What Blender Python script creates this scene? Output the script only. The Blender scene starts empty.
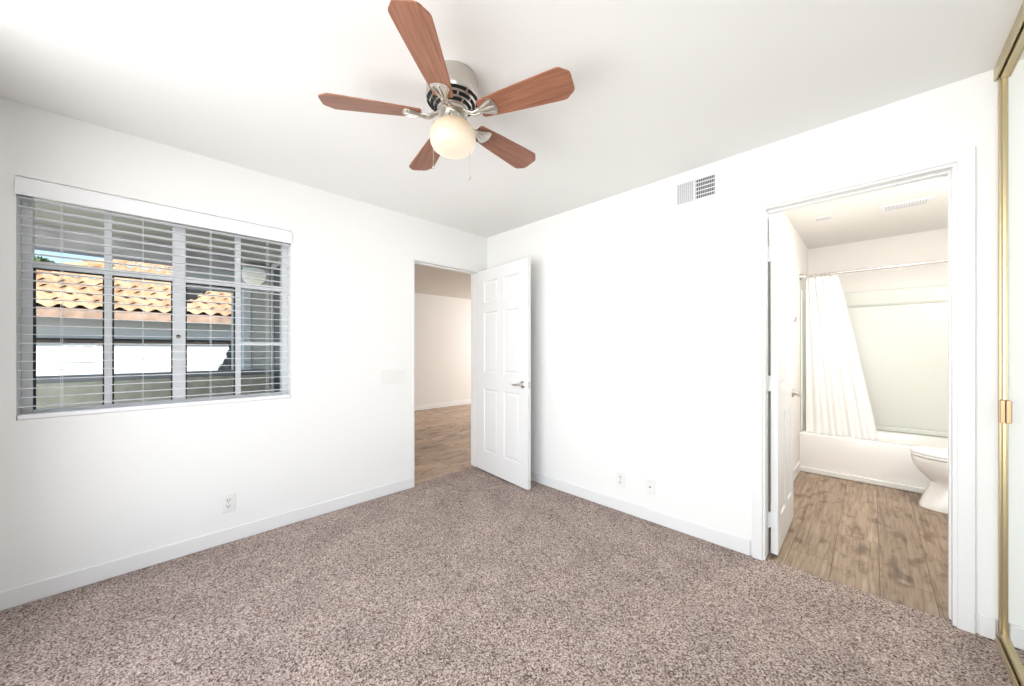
import bpy, bmesh, math, random
from mathutils import Vector, Matrix
random.seed(7)
PI = math.pi
S = math.sqrt(0.5)
scene = bpy.context.scene
COL = scene.collection

# ------------------------------------------------------------ camera, world, lights
cam_d = bpy.data.cameras.new('camera')
cam_d.sensor_width = 36.0
cam_d.lens = 360.5 / 1024 * 36
cam_d.shift_y = 6.5 / 1024
cam_d.clip_start = 0.02
cam = bpy.data.objects.new('camera', cam_d)
COL.objects.link(cam)
cam.location = (0, 0, 1.24)
cam.rotation_euler = (PI / 2, 0, math.radians(45))
scene.camera = cam

scene.view_settings.view_transform = 'Standard'
scene.view_settings.look = 'None'
scene.view_settings.gamma = 1
scene.view_settings.use_curve_mapping = False
scene.view_settings.exposure = 0.17

world = bpy.data.worlds.new('world')
scene.world = world
world.use_nodes = True
wn = world.node_tree
wn.nodes.clear()
wo = wn.nodes.new('ShaderNodeOutputWorld')
bg = wn.nodes.new('ShaderNodeBackground')
sky = wn.nodes.new('ShaderNodeTexSky')
sky.sky_type = 'NISHITA'
sky.sun_disc = False
sky.sun_elevation = math.radians(42)
sky.sun_rotation = math.radians(90)
sky.air_density = 1.0
sky.dust_density = 0.6
bg.inputs[1].default_value = 0.20
wn.links.new(sky.outputs[0], bg.inputs[0])
wn.links.new(bg.outputs[0], wo.inputs[0])

def light(name, kind, loc, direction=None, energy=10, color=(1, 1, 1), size=(1, 1), radius=0.05, spread=PI):
    l = bpy.data.lights.new(name, kind)
    l.energy = energy
    l.color = color
    if kind == 'AREA':
        l.shape = 'RECTANGLE'
        l.size, l.size_y = size
        l.spread = spread
    elif kind == 'POINT':
        l.shadow_soft_size = radius
    o = bpy.data.objects.new(name, l)
    COL.objects.link(o)
    o.location = loc
    if direction is not None:
        o.rotation_euler = Vector(direction).to_track_quat('-Z', 'Y').to_euler()
    return o

sun = light('sun', 'SUN', (20, 8, 20), (-0.75, -0.14, -0.62), 4.6, (1.0, 0.95, 0.86))
sun.data.angle = math.radians(0.6)
# added soft fill behind the camera, shining through the invented back window
light('back_fill_light', 'AREA', (-0.85, -1.60, 1.12), (0, 1, 0.08), 162, (0.995, 0.99, 0.985), (3.3, 2.8))
# soft fill added inside the closed hall beyond the door
light('hall_fill_light', 'AREA', (-4.9, 6.9, 1.4), (0, -1, 0), 85, (1.0, 0.98, 0.96), (2.2, 1.8))
# light of the bathroom's flush ceiling lamp
light('bathroom_lamp_light', 'AREA', (0.20, 3.70, 2.345), (0, 0, -1), 13, (1.0, 0.95, 0.89), (0.24, 0.24))
# fill added to brighten the bathroom, out of view beside the doorway
light('bathroom_fill_light', 'AREA', (0.93, 3.1, 1.9), (-1, 0.7, 0.45), 24, (1.0, 0.96, 0.91), (0.7, 0.25))

# ------------------------------------------------------------ materials
def new_mat(name):
    m = bpy.data.materials.new(name)
    m.use_nodes = True
    nt = m.node_tree
    nt.nodes.clear()
    out = nt.nodes.new('ShaderNodeOutputMaterial')
    return m, nt, out

def N(nt, t, **kw):
    n = nt.nodes.new(t)
    for k, v in kw.items():
        setattr(n, k, v)
    return n

def principled(nt, out, color, rough=0.5, metal=0.0, spec=0.5):
    p = nt.nodes.new('ShaderNodeBsdfPrincipled')
    p.inputs['Base Color'].default_value = (*color, 1)
    p.inputs['Roughness'].default_value = rough
    p.inputs['Metallic'].default_value = metal
    p.inputs['Specular IOR Level'].default_value = spec
    nt.links.new(p.outputs[0], out.inputs[0])
    return p

def bump(nt, p, scale, strength, dist=0.002, detail=2, coords='Object', stretch=None):
    tc = N(nt, 'ShaderNodeTexCoord')
    nz = N(nt, 'ShaderNodeTexNoise')
    nz.inputs['Scale'].default_value = scale
    nz.inputs['Detail'].default_value = detail
    src = tc.outputs[coords]
    if stretch:
        mp = N(nt, 'ShaderNodeMapping')
        mp.inputs['Scale'].default_value = stretch
        nt.links.new(src, mp.inputs[0])
        src = mp.outputs[0]
    nt.links.new(src, nz.inputs['Vector'])
    b = N(nt, 'ShaderNodeBump')
    b.inputs['Strength'].default_value = strength
    b.inputs['Distance'].default_value = dist
    nt.links.new(nz.outputs[0], b.inputs['Height'])
    nt.links.new(b.outputs[0], p.inputs['Normal'])
    return nz

def simple(name, color, rough=0.5, metal=0.0, spec=0.5, bscale=None, bstr=0.1, var=0.0, vscale=6, stretch=None):
    m, nt, out = new_mat(name)
    p = principled(nt, out, color, rough, metal, spec)
    if bscale:
        bump(nt, p, bscale, bstr, stretch=stretch)
    if var:
        tc = N(nt, 'ShaderNodeTexCoord')
        nz = N(nt, 'ShaderNodeTexNoise')
        nz.inputs['Scale'].default_value = vscale
        nz.inputs['Detail'].default_value = 4
        nt.links.new(tc.outputs['Object'], nz.inputs['Vector'])
        r = N(nt, 'ShaderNodeValToRGB')
        r.color_ramp.elements[0].position = 0.3
        r.color_ramp.elements[1].position = 0.7
        r.color_ramp.elements[0].color = (*[max(0, c * (1 - var)) for c in color], 1)
        r.color_ramp.elements[1].color = (*[min(1, c * (1 + var)) for c in color], 1)
        nt.links.new(nz.outputs[0], r.inputs[0])
        nt.links.new(r.outputs[0], p.inputs['Base Color'])
    return m

def emit_mat(name, base, col, strength):
    m, nt, out = new_mat(name)
    p = principled(nt, out, base, 0.3)
    tc = N(nt, 'ShaderNodeTexCoord')
    sp = N(nt, 'ShaderNodeSeparateXYZ')
    nt.links.new(tc.outputs['Generated'], sp.inputs[0])
    r = N(nt, 'ShaderNodeValToRGB')
    r.color_ramp.elements[0].position = 0.15
    r.color_ramp.elements[0].color = (1, 0.9, 0.72, 1)
    r.color_ramp.elements[1].position = 0.85
    r.color_ramp.elements[1].color = (*[c * 0.42 for c in col], 1)
    nt.links.new(sp.outputs[2], r.inputs[0])
    nt.links.new(r.outputs[0], p.inputs['Emission Color'])
    p.inputs['Emission Strength'].default_value = strength
    return m

M = {}
M['wall'] = simple('wall_paint', (0.88, 0.885, 0.88), 0.85, spec=0.2, bscale=90, bstr=0.12)
M['ceiling'] = simple('ceiling_paint', (0.89, 0.885, 0.87), 0.9, spec=0.1, bscale=70, bstr=0.12)
M['trim'] = simple('trim_paint', (0.84, 0.845, 0.85), 0.4, bscale=8, bstr=0.02)
M['door'] = simple('door_paint', (0.84, 0.845, 0.85), 0.42, bscale=30, bstr=0.03, stretch=(6, 6, 0.6))
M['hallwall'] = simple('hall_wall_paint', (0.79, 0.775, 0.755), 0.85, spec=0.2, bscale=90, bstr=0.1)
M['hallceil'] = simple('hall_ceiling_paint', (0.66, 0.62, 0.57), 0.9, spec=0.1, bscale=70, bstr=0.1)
M['bathwall'] = simple('bathroom_wall_paint', (0.90, 0.88, 0.85), 0.6, spec=0.3, bscale=90, bstr=0.05)
M['surround'] = simple('shower_surround_acrylic', (0.83, 0.85, 0.80), 0.25, bscale=4, bstr=0.02)
M['tub'] = simple('tub_enamel', (0.88, 0.87, 0.845), 0.2, bscale=3, bstr=0.01)
M['porcelain'] = simple('porcelain', (0.86, 0.845, 0.82), 0.12, bscale=3, bstr=0.01)
M['blind'] = simple('blind_vinyl', (0.90, 0.905, 0.94), 0.4, bscale=20, bstr=0.03, stretch=(1, .1, 1))
M['frame'] = simple('window_aluminium_white', (0.78, 0.80, 0.83), 0.4, bscale=20, bstr=0.02)
M['gasket'] = simple('dark_rubber', (0.025, 0.027, 0.03), 0.7, bscale=40, bstr=0.02)
M['nickel'] = simple('brushed_nickel', (0.62, 0.59, 0.55), 0.3, 1.0, bscale=60, bstr=0.05, stretch=(1, 1, 12))
M['chrome'] = simple('satin_chrome', (0.72, 0.70, 0.68), 0.18, 1.0, bscale=40, bstr=0.02)
M['gold'] = simple('gold_anodised_aluminium', (0.56, 0.47, 0.30), 0.35, 0.9, bscale=60, bstr=0.03, stretch=(1, 1, .1))
M['bronze'] = simple('bronze_pull', (0.40, 0.27, 0.16), 0.35, 0.8, bscale=60, bstr=0.03)
M['black'] = simple('black_recess', (0.01, 0.01, 0.01), 0.9, bscale=40, bstr=0.02)
M['plastic'] = simple('white_plastic', (0.85, 0.85, 0.84), 0.35, bscale=20, bstr=0.01)
M['ventwhite'] = simple('white_enamel_metal', (0.84, 0.85, 0.88), 0.35, bscale=20, bstr=0.01)
M['hinge'] = simple('painted_hinge', (0.86, 0.87, 0.88), 0.3, bscale=200, bstr=0.1)
M['fabric'] = simple('curtain_cloth', (0.93, 0.925, 0.91), 0.9, spec=0.1, bscale=500, bstr=0.1)
M['stucco'] = simple('taupe_stucco', (0.50, 0.48, 0.41), 0.95, bscale=60, bstr=0.6, var=0.15, vscale=12)
M['cap'] = simple('grey_wall_cap', (0.25, 0.26, 0.29), 0.6, bscale=20, bstr=0.1, var=0.1)
M['panel'] = simple('blue_grey_panel', (0.60, 0.62, 0.67), 0.7, bscale=20, bstr=0.1, var=0.15, vscale=5)
M['soffit'] = simple('beige_sun_block', (0.84, 0.80, 0.69), 0.9, bscale=40, bstr=0.3, var=0.12, vscale=3)
M['beam'] = simple('grey_painted_beam', (0.55, 0.53, 0.57), 0.8, bscale=20, bstr=0.2, var=0.25, vscale=5, stretch=(1, .2, 1))
M['whitestucco'] = simple('white_stucco', (0.85, 0.85, 0.84), 0.95, bscale=40, bstr=0.3)
M['greystucco'] = simple('grey_beige_stucco', (0.66, 0.65, 0.62), 0.95, bscale=40, bstr=0.3, var=0.05)
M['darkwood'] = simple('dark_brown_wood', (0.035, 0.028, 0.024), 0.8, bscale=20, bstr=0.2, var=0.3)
M['fascia'] = simple('weathered_fascia_board', (0.50, 0.33, 0.25), 0.8, bscale=20, bstr=0.2, var=0.3, vscale=4)
M['darkglass'] = simple('dark_door_glass', (0.05, 0.065, 0.10), 0.45, bscale=2, bstr=0.01)
M['leaf'] = simple('green_leaves', (0.10, 0.17, 0.05), 0.7, var=0.5, vscale=8)
M['shadowblob'] = simple('shadow_blob_dark', (0.03, 0.034, 0.036), 0.8, var=0.3, vscale=8)  # near-black for the blobs that replace a roof shadow
M['bark'] = simple('bark', (0.15, 0.10, 0.07), 0.9, bscale=20, bstr=0.4)
M['ground'] = simple('outdoor_ground', (0.62, 0.6, 0.56), 0.95, bscale=20, bstr=0.3, var=0.2)

def glass_mat(name, tint=(0.93, 0.96, 0.95), refl=0.12):
    m, nt, out = new_mat(name)
    tr = N(nt, 'ShaderNodeBsdfTransparent')
    tr.inputs[0].default_value = (*tint, 1)
    gl = N(nt, 'ShaderNodeBsdfGlossy')
    gl.inputs['Roughness'].default_value = 0.01
    lw = N(nt, 'ShaderNodeFresnel')
    lw.inputs[0].default_value = 1.45
    mul = N(nt, 'ShaderNodeMath', operation='MULTIPLY')
    mul.inputs[1].default_value = refl
    nt.links.new(lw.outputs[0], mul.inputs[0])
    mx = N(nt, 'ShaderNodeMixShader')
    nt.links.new(mul.outputs[0], mx.inputs[0])
    nt.links.new(tr.outputs[0], mx.inputs[1])
    nt.links.new(gl.outputs[0], mx.inputs[2])
    nt.links.new(mx.outputs[0], out.inputs[0])
    return m
M['glass'] = glass_mat('window_glass')
M['lampglass'] = emit_mat('lantern_glass', (0.9, 0.9, 0.88), (1, 1, 1), 0.45)

m, nt, out = new_mat('closet_mirror')
p = principled(nt, out, (0.86, 0.91, 0.88), 0.03, 1.0)
bump(nt, p, 1.5, 0.01)
M['mirror'] = m

M['globe'] = emit_mat('lit_opal_glass', (0.40, 0.33, 0.25), (1.0, 0.60, 0.30), 0.55)
M['lampdome'] = emit_mat('lit_lamp_dome', (0.85, 0.85, 0.85), (1.0, 0.95, 0.9), 3.0)

def wood_floor(name, c1, c2, c3, row=0.195, length=1.25, rough=0.45):
    m, nt, out = new_mat(name)
    p = principled(nt, out, c1, rough, spec=0.35)
    tc = N(nt, 'ShaderNodeTexCoord')
    mp = N(nt, 'ShaderNodeMapping')
    mp.inputs['Rotation'].default_value = (0, 0, PI / 2)
    nt.links.new(tc.outputs['Object'], mp.inputs[0])
    br = N(nt, 'ShaderNodeTexBrick')
    br.offset = 0.37
    br.inputs['Color1'].default_value = (0, 0, 0, 1)
    br.inputs['Color2'].default_value = (1, 1, 1, 1)
    br.inputs['Mortar'].default_value = (0, 0, 0, 1)
    br.inputs['Scale'].default_value = 1.0
    br.inputs['Mortar Size'].default_value = 0.0014
    br.inputs['Brick Width'].default_value = length
    br.inputs['Row Height'].default_value = row
    nt.links.new(mp.outputs[0], br.inputs['Vector'])
    # grain: noise stretched along the plank, shifted by plank tone
    off = N(nt, 'ShaderNodeVectorMath', operation='MULTIPLY_ADD')
    nt.links.new(br.outputs['Color'], off.inputs[0])
    off.inputs[1].default_value = (7, 13, 3)
    nt.links.new(mp.outputs[0], off.inputs[2])
    st = N(nt, 'ShaderNodeMapping')
    st.inputs['Scale'].default_value = (1.5, 26, 1)
    nt.links.new(off.outputs[0], st.inputs[0])
    n1 = N(nt, 'ShaderNodeTexNoise')
    n1.inputs['Scale'].default_value = 2.2
    n1.inputs['Detail'].default_value = 9
    n1.inputs['Roughness'].default_value = 0.62
    n1.inputs['Distortion'].default_value = 0.35
    nt.links.new(st.outputs[0], n1.inputs['Vector'])
    ramp = N(nt, 'ShaderNodeValToRGB')
    e = ramp.color_ramp.elements
    e[0].position = 0.30; e[0].color = (*c3, 1)
    e[1].position = 0.72; e[1].color = (*c2, 1)
    k = e.new(0.5); k.color = (*c1, 1)
    nt.links.new(n1.outputs[0], ramp.inputs[0])
    # knots and cloudy stains
    st2 = N(nt, 'ShaderNodeMapping')
    st2.inputs['Scale'].default_value = (3.2, 7, 1)
    nt.links.new(off.outputs[0], st2.inputs[0])
    n2 = N(nt, 'ShaderNodeTexNoise')
    n2.inputs['Scale'].default_value = 2.0
    n2.inputs['Detail'].default_value = 5
    nt.links.new(st2.outputs[0], n2.inputs['Vector'])
    r2 = N(nt, 'ShaderNodeValToRGB')
    r2.color_ramp.elements[0].position = 0.34; r2.color_ramp.elements[0].color = (0.50, 0.46, 0.44, 1)
    r2.color_ramp.elements[1].position = 0.46; r2.color_ramp.elements[1].color = (1, 1, 1, 1)
    nt.links.new(n2.outputs[0], r2.inputs[0])
    mul = N(nt, 'ShaderNodeMix', data_type='RGBA', blend_type='MULTIPLY')
    mul.inputs[0].default_value = 0.85
    nt.links.new(ramp.outputs[0], mul.inputs[6])
    nt.links.new(r2.outputs[0], mul.inputs[7])
    # plank tone
    r3 = N(nt, 'ShaderNodeValToRGB')
    r3.color_ramp.elements[0].color = (0.80, 0.78, 0.77, 1)
    r3.color_ramp.elements[1].color = (1.12, 1.10, 1.08, 1)
    nt.links.new(br.outputs['Color'], r3.inputs[0])
    mul2 = N(nt, 'ShaderNodeMix', data_type='RGBA', blend_type='MULTIPLY')
    mul2.inputs[0].default_value = 1
    nt.links.new(mul.outputs[2], mul2.inputs[6])
    nt.links.new(r3.outputs[0], mul2.inputs[7])
    mul3 = N(nt, 'ShaderNodeMix', data_type='RGBA')
    nt.links.new(br.outputs['Fac'], mul3.inputs[0])
    nt.links.new(mul2.outputs[2], mul3.inputs[6])
    mul3.inputs[7].default_value = (c3[0] * .5, c3[1] * .5, c3[2] * .5, 1)
    nt.links.new(mul3.outputs[2], p.inputs['Base Color'])
    b = N(nt, 'ShaderNodeBump')
    b.inputs['Strength'].default_value = 0.15
    b.inputs['Distance'].default_value = 0.002
    nt.links.new(n1.outputs[0], b.inputs['Height'])
    nt.links.new(b.outputs[0], p.inputs['Normal'])
    return m
M['bathfloor'] = wood_floor('bathroom_vinyl_planks', (0.335, 0.25, 0.18), (0.45, 0.355, 0.27), (0.18, 0.125, 0.09))
M['hallfloor'] = wood_floor('hall_vinyl_planks', (0.52, 0.385, 0.29), (0.68, 0.54, 0.43), (0.28, 0.19, 0.14))

def carpet():
    m, nt, out = new_mat('carpet_pile')
    p = principled(nt, out, (0.4, 0.3, 0.27), 1.0, spec=0.0)
    tc = N(nt, 'ShaderNodeTexCoord')
    n1 = N(nt, 'ShaderNodeTexNoise')
    n1.inputs['Scale'].default_value = 150
    n1.inputs['Detail'].default_value = 4
    n1.inputs['Roughness'].default_value = 0.75
    nt.links.new(tc.outputs['Object'], n1.inputs['Vector'])
    v = N(nt, 'ShaderNodeTexVoronoi')
    v.inputs['Scale'].default_value = 240
    v.inputs['Randomness'].default_value = 1
    nt.links.new(tc.outputs['Object'], v.inputs['Vector'])
    sep = N(nt, 'ShaderNodeSeparateColor')
    nt.links.new(v.outputs['Color'], sep.inputs[0])
    mixv = N(nt, 'ShaderNodeMath', operation='MULTIPLY_ADD')
    nt.links.new(sep.outputs[0], mixv.inputs[0])
    mixv.inputs[1].default_value = 0.30
    nt.links.new(n1.outputs[0], mixv.inputs[2])
    r = N(nt, 'ShaderNodeValToRGB')
    e = r.color_ramp.elements
    e[0].position = 0.49; e[0].color = (0.085, 0.052, 0.043, 1)
    e[1].position = 0.80; e[1].color = (0.80, 0.69, 0.63, 1)
    k = e.new(0.58); k.color = (0.33, 0.245, 0.215, 1)
    k = e.new(0.68); k.color = (0.50, 0.40, 0.36, 1)
    nt.links.new(mixv.outputs[0], r.inputs[0])
    n2 = N(nt, 'ShaderNodeTexNoise')
    n2.inputs['Scale'].default_value = 5
    n2.inputs['Detail'].default_value = 4
    nt.links.new(tc.outputs['Object'], n2.inputs['Vector'])
    r2 = N(nt, 'ShaderNodeValToRGB')
    r2.color_ramp.elements[0].position = 0.3; r2.color_ramp.elements[0].color = (0.74, 0.74, 0.74, 1)
    r2.color_ramp.elements[1].position = 0.7; r2.color_ramp.elements[1].color = (0.94, 0.94, 0.94, 1)
    nt.links.new(n2.outputs[0], r2.inputs[0])
    mul = N(nt, 'ShaderNodeMix', data_type='RGBA', blend_type='MULTIPLY')
    mul.inputs[0].default_value = 1
    nt.links.new(r.outputs[0], mul.inputs[6])
    nt.links.new(r2.outputs[0], mul.inputs[7])
    nt.links.new(mul.outputs[2], p.inputs['Base Color'])
    b = N(nt, 'ShaderNodeBump')
    b.inputs['Strength'].default_value = 0.6
    b.inputs['Distance'].default_value = 0.006
    nt.links.new(n1.outputs[0], b.inputs['Height'])
    nt.links.new(b.outputs[0], p.inputs['Normal'])
    return m
M['carpet'] = carpet()

def blade_wood():
    m, nt, out = new_mat('cherry_blade_wood')
    p = principled(nt, out, (0.35, 0.14, 0.07), 0.38, spec=0.5)
    tc = N(nt, 'ShaderNodeTexCoord')
    mp = N(nt, 'ShaderNodeMapping')
    mp.inputs['Scale'].default_value = (2.5, 40, 5)
    nt.links.new(tc.outputs['Object'], mp.inputs[0])
    nz = N(nt, 'ShaderNodeTexNoise')
    nz.inputs['Scale'].default_value = 2
    nz.inputs['Detail'].default_value = 5
    nz.inputs['Distortion'].default_value = 1.0
    nt.links.new(mp.outputs[0], nz.inputs['Vector'])
    r = N(nt, 'ShaderNodeValToRGB')
    r.color_ramp.elements[0].position = 0.3; r.color_ramp.elements[0].color = (0.215, 0.085, 0.047, 1)
    r.color_ramp.elements[1].position = 0.7; r.color_ramp.elements[1].color = (0.36, 0.155, 0.092, 1)
    nt.links.new(nz.outputs[0], r.inputs[0])
    nt.links.new(r.outputs[0], p.inputs['Base Color'])
    return m
M['blade'] = blade_wood()

def tile_mat():
    m, nt, out = new_mat('clay_roof_tile')
    p = principled(nt, out, (0.7, 0.45, 0.28), 0.85, spec=0.2)
    tc = N(nt, 'ShaderNodeTexCoord')
    nz = N(nt, 'ShaderNodeTexNoise')
    nz.inputs['Scale'].default_value = 2.5
    nz.inputs['Detail'].default_value = 6
    nt.links.new(tc.outputs['Object'], nz.inputs['Vector'])
    r = N(nt, 'ShaderNodeValToRGB')
    r.color_ramp.elements[0].position = 0.3; r.color_ramp.elements[0].color = (0.50, 0.30, 0.18, 1)
    r.color_ramp.elements[1].position = 0.65; r.color_ramp.elements[1].color = (0.82, 0.56, 0.36, 1)
    nt.links.new(nz.outputs[0], r.inputs[0])
    nt.links.new(r.outputs[0], p.inputs['Base Color'])
    return m
M['tile'] = tile_mat()

# ------------------------------------------------------------ mesh helpers
WLOC = {}

class MB:
    """collects shapes in world coordinates"""
    def __init__(self):
        self.bm = bmesh.new()

    def box(self, x0, x1, y0, y1, z0, z1, bev=0.0, seg=1):
        bm2 = bmesh.new()
        bmesh.ops.create_cube(bm2, size=1)
        for v in bm2.verts:
            v.co = Vector(((x0 + x1) / 2 + v.co.x * abs(x1 - x0), (y0 + y1) / 2 + v.co.y * abs(y1 - y0),
                           (z0 + z1) / 2 + v.co.z * abs(z1 - z0)))
        if bev:
            bmesh.ops.bevel(bm2, geom=bm2.edges[:], offset=bev, segments=seg, affect='EDGES', profile=0.5)
        self.merge(bm2)
        return self

    def merge(self, bm2, mat=None):
        me = bpy.data.meshes.new('tmp')
        bm2.to_mesh(me)
        bm2.free()
        if mat is not None:
            me.transform(mat)
        self.bm.from_mesh(me)
        bpy.data.meshes.remove(me)
        return self

    def xform(self, mat):
        bmesh.ops.transform(self.bm, matrix=mat, verts=self.bm.verts)
        return self

    def loft(self, rings, cap=True, closed=True):
        bm = self.bm
        vs = [[bm.verts.new(p) for p in r] for r in rings]
        n = len(rings[0])
        for a, b in zip(vs, vs[1:]):
            for i in range(n if closed else n - 1):
                j = (i + 1) % n
                bm.faces.new((a[i], a[j], b[j], b[i]))
        if cap:
            bm.faces.new(vs[0][::-1])
            bm.faces.new(vs[-1])
        return self

    def lathe(self, prof, center=(0, 0, 0), seg=40, cap=True):
        cx, cy, cz = center
        rings = [[(cx + r * math.cos(2 * PI * i / seg), cy + r * math.sin(2 * PI * i / seg), cz + z)
                  for i in range(seg)] for r, z in prof]
        return self.loft(rings, cap)

    def tube(self, pts, rad, seg=10):
        pts = [Vector(p) for p in pts]
        rings = []
        up = Vector((0, 0, 1))
        for i, p in enumerate(pts):
            d = (pts[min(i + 1, len(pts) - 1)] - pts[max(i - 1, 0)]).normalized()
            a = d.cross(up)
            if a.length < 1e-3:
                a = d.cross(Vector((1, 0, 0)))
            a.normalize()
            b = d.cross(a)
            r = rad[i] if isinstance(rad, (list, tuple)) else rad
            rings.append([p + a * math.cos(2 * PI * k / seg) * r + b * math.sin(2 * PI * k / seg) * r for k in range(seg)])
        return self.loft(rings)

    def prism(self, pts, z0, z1, bev=0.0):
        """polygon in xy extruded in z"""
        bm2 = bmesh.new()
        lo = [bm2.verts.new((x, y, z0)) for x, y in pts]
        hi = [bm2.verts.new((x, y, z1)) for x, y in pts]
        n = len(pts)
        bm2.faces.new(lo[::-1]); bm2.faces.new(hi)
        for i in range(n):
            bm2.faces.new((lo[i], lo[(i + 1) % n], hi[(i + 1) % n], hi[i]))
        bmesh.ops.recalc_face_normals(bm2, faces=bm2.faces[:])
        if bev:
            es = [e for e in bm2.edges if abs(e.verts[0].co.z - e.verts[1].co.z) < 1e-7]
            bmesh.ops.bevel(bm2, geom=es, offset=bev, segments=2, affect='EDGES', profile=0.5)
        return self.merge(bm2)

    def build(self, name, mat, parent=None, smooth=False, origin=None, recenter=True):
        bm = self.bm
        bmesh.ops.recalc_face_normals(bm, faces=bm.faces[:])
        me = bpy.data.meshes.new(name)
        if recenter:
            if origin is None:
                xs = [v.co.x for v in bm.verts]; ys = [v.co.y for v in bm.verts]; zs = [v.co.z for v in bm.verts]
                c = Vector(((min(xs) + max(xs)) / 2, (min(ys) + max(ys)) / 2, min(zs)))
            else:
                c = Vector(origin)
            for v in bm.verts:
                v.co -= c
        else:
            c = Vector((0, 0, 0)) if origin is None else Vector(origin)
        bm.to_mesh(me)
        bm.free()
        me.materials.append(mat)
        if smooth:
            for pl in me.polygons:
                pl.use_smooth = True
            try:
                me.set_sharp_from_angle(angle=math.radians(smooth if smooth is not True else 40))
            except Exception:
                pass
        o = bpy.data.objects.new(name, me)
        COL.objects.link(o)
        if parent is not None:
            o.parent = parent
            o.location = c - WLOC[parent.name]
        else:
            o.location = c
        WLOC[o.name] = c
        return o

def B(*a, **k):
    return MB().box(*a, **k)

def empty(name, loc):
    o = bpy.data.objects.new(name, None)
    o.empty_display_size = 0.1
    COL.objects.link(o)
    o.location = loc
    WLOC[o.name] = Vector(loc)
    return o

def tag(o, label=None, cat=None, group=None, kind=None):
    if label: o['label'] = label
    if cat: o['category'] = cat
    if group: o['group'] = group
    if kind: o['kind'] = kind
    return o

def st(o, label=None, cat=None):
    return tag(o, label, cat, kind='structure')

# ------------------------------------------------------------ room constants
XL, YR, XC, YB = -2.931, 2.551, 0.385, -0.66   # left wall, right wall, closet plane, back wall
H = 2.44
WT = 0.12
# window in left wall
WY0, WY1, WZ0, WZ1 = -0.464, 0.706, 0.896, 2.085
# hall door in left wall
D1Y0, D1Y1, D1Z = 1.664, 2.446, 2.065
# bath door in right wall
D2X0, D2X1, D2Z = -0.462, 0.271, 2.08

# left wall with openings (inner face at XL)
xo = XL - WT
w = MB()
w.box(xo, XL, YB - WT, WY0, 0, H)
w.box(xo, XL, WY0, WY1, 0, WZ0)
w.box(xo, XL, WY0, WY1, WZ1, H)
w.box(xo, XL, WY1, D1Y0, 0, H)
w.box(xo, XL, D1Y0, D1Y1, D1Z, H)
w.box(xo, XL, D1Y1, YR + WT, 0, H)
st(w.build('wall_left', M['wall']), 'white painted bedroom wall holding the window with blinds', 'wall')
# right wall
w = MB()
yo = YR + WT
w.box(XL, D2X0, YR, yo, 0, H)
w.box(D2X0, D2X1, YR, yo, D2Z, H)
w.box(D2X1, 1.10, YR, yo, 0, H)
st(w.build('wall_right', M['wall']), 'white painted bedroom wall with the bathroom doorway and the air vent', 'wall')
# unseen back wall, with a wide window invented to let the fill in
w = MB()
w.box(XL, -2.25, YB - WT, YB, 0, H)
w.box(0.30, 1.10, YB - WT, YB, 0, H)
w.box(-2.25, 0.30, YB - WT, YB, 0, 0.3)
w.box(-2.25, 0.30, YB - WT, YB, 2.34, H)
st(w.build('wall_back', M['wall']))
w = MB()
for a in (-2.25, -1.0, 0.26):
    w.box(a, a + 0.04, YB - 0.10, YB - 0.06, 0.3, 2.34)
w.box(-2.21, 0.26, YB - 0.10, YB - 0.06, 0.3, 0.34)
w.box(-2.21, 0.26, YB - 0.10, YB - 0.06, 2.30, 2.34)
st(w.build('added_fill_window', M['frame']))
# closet interior wall behind the mirror doors
st(B(1.00, 1.10, YB, YR, 0, H).build('wall_closet', M['wall']))
# floor & ceiling
st(B(XL - 0.05, 1.0, YB, YR + 0.03, -0.05, 0.0).build('floor', M['carpet']), 'speckled brown and cream carpet of the bedroom', 'carpet')
st(B(XL - 0.12, 1.10, YB - WT, yo, H, H + 0.15).build('ceiling', M['ceiling']), 'plain white bedroom ceiling around the fan', 'ceiling')

# baseboards
BH, BT = 0.092, 0.013
def baseboard(name, x0, x1, y0, y1, mat, h=BH):
    return st(B(x0, x1, y0, y1, 0.0, h, bev=0.004).build(name, mat))
baseboard('baseboard_left', XL, XL + BT, YB, D1Y0 - 0.004, M['trim'])
w = MB()
w.box(XL, D2X0 - 0.056, YR - BT, YR, 0, BH, bev=0.004)
w.box(D2X1 + 0.056, XC - 0.012, YR - BT, YR, 0, BH, bev=0.004)
st(w.build('baseboard_right', M['trim']))

# ------------------------------------------------------------ hall beyond door 1
HX, HC = -6.52, 2.385
st(B(HX - 0.1, XL - 0.051, -0.0, 7.0, -0.055, -0.004).build('floor_hall', M['hallfloor']), 'brown wood plank floor of the room beyond the open white door', 'floor')
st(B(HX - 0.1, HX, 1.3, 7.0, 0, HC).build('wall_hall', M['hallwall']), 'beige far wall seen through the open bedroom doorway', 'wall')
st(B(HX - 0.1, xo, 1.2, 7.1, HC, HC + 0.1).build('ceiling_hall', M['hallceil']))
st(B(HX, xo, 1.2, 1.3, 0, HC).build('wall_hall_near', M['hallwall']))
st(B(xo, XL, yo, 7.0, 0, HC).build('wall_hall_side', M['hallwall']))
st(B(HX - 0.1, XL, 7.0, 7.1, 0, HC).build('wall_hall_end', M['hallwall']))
baseboard('baseboard_hall', HX, HX + BT, 1.3, 7.0, M['trim'], 0.1)

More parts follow.
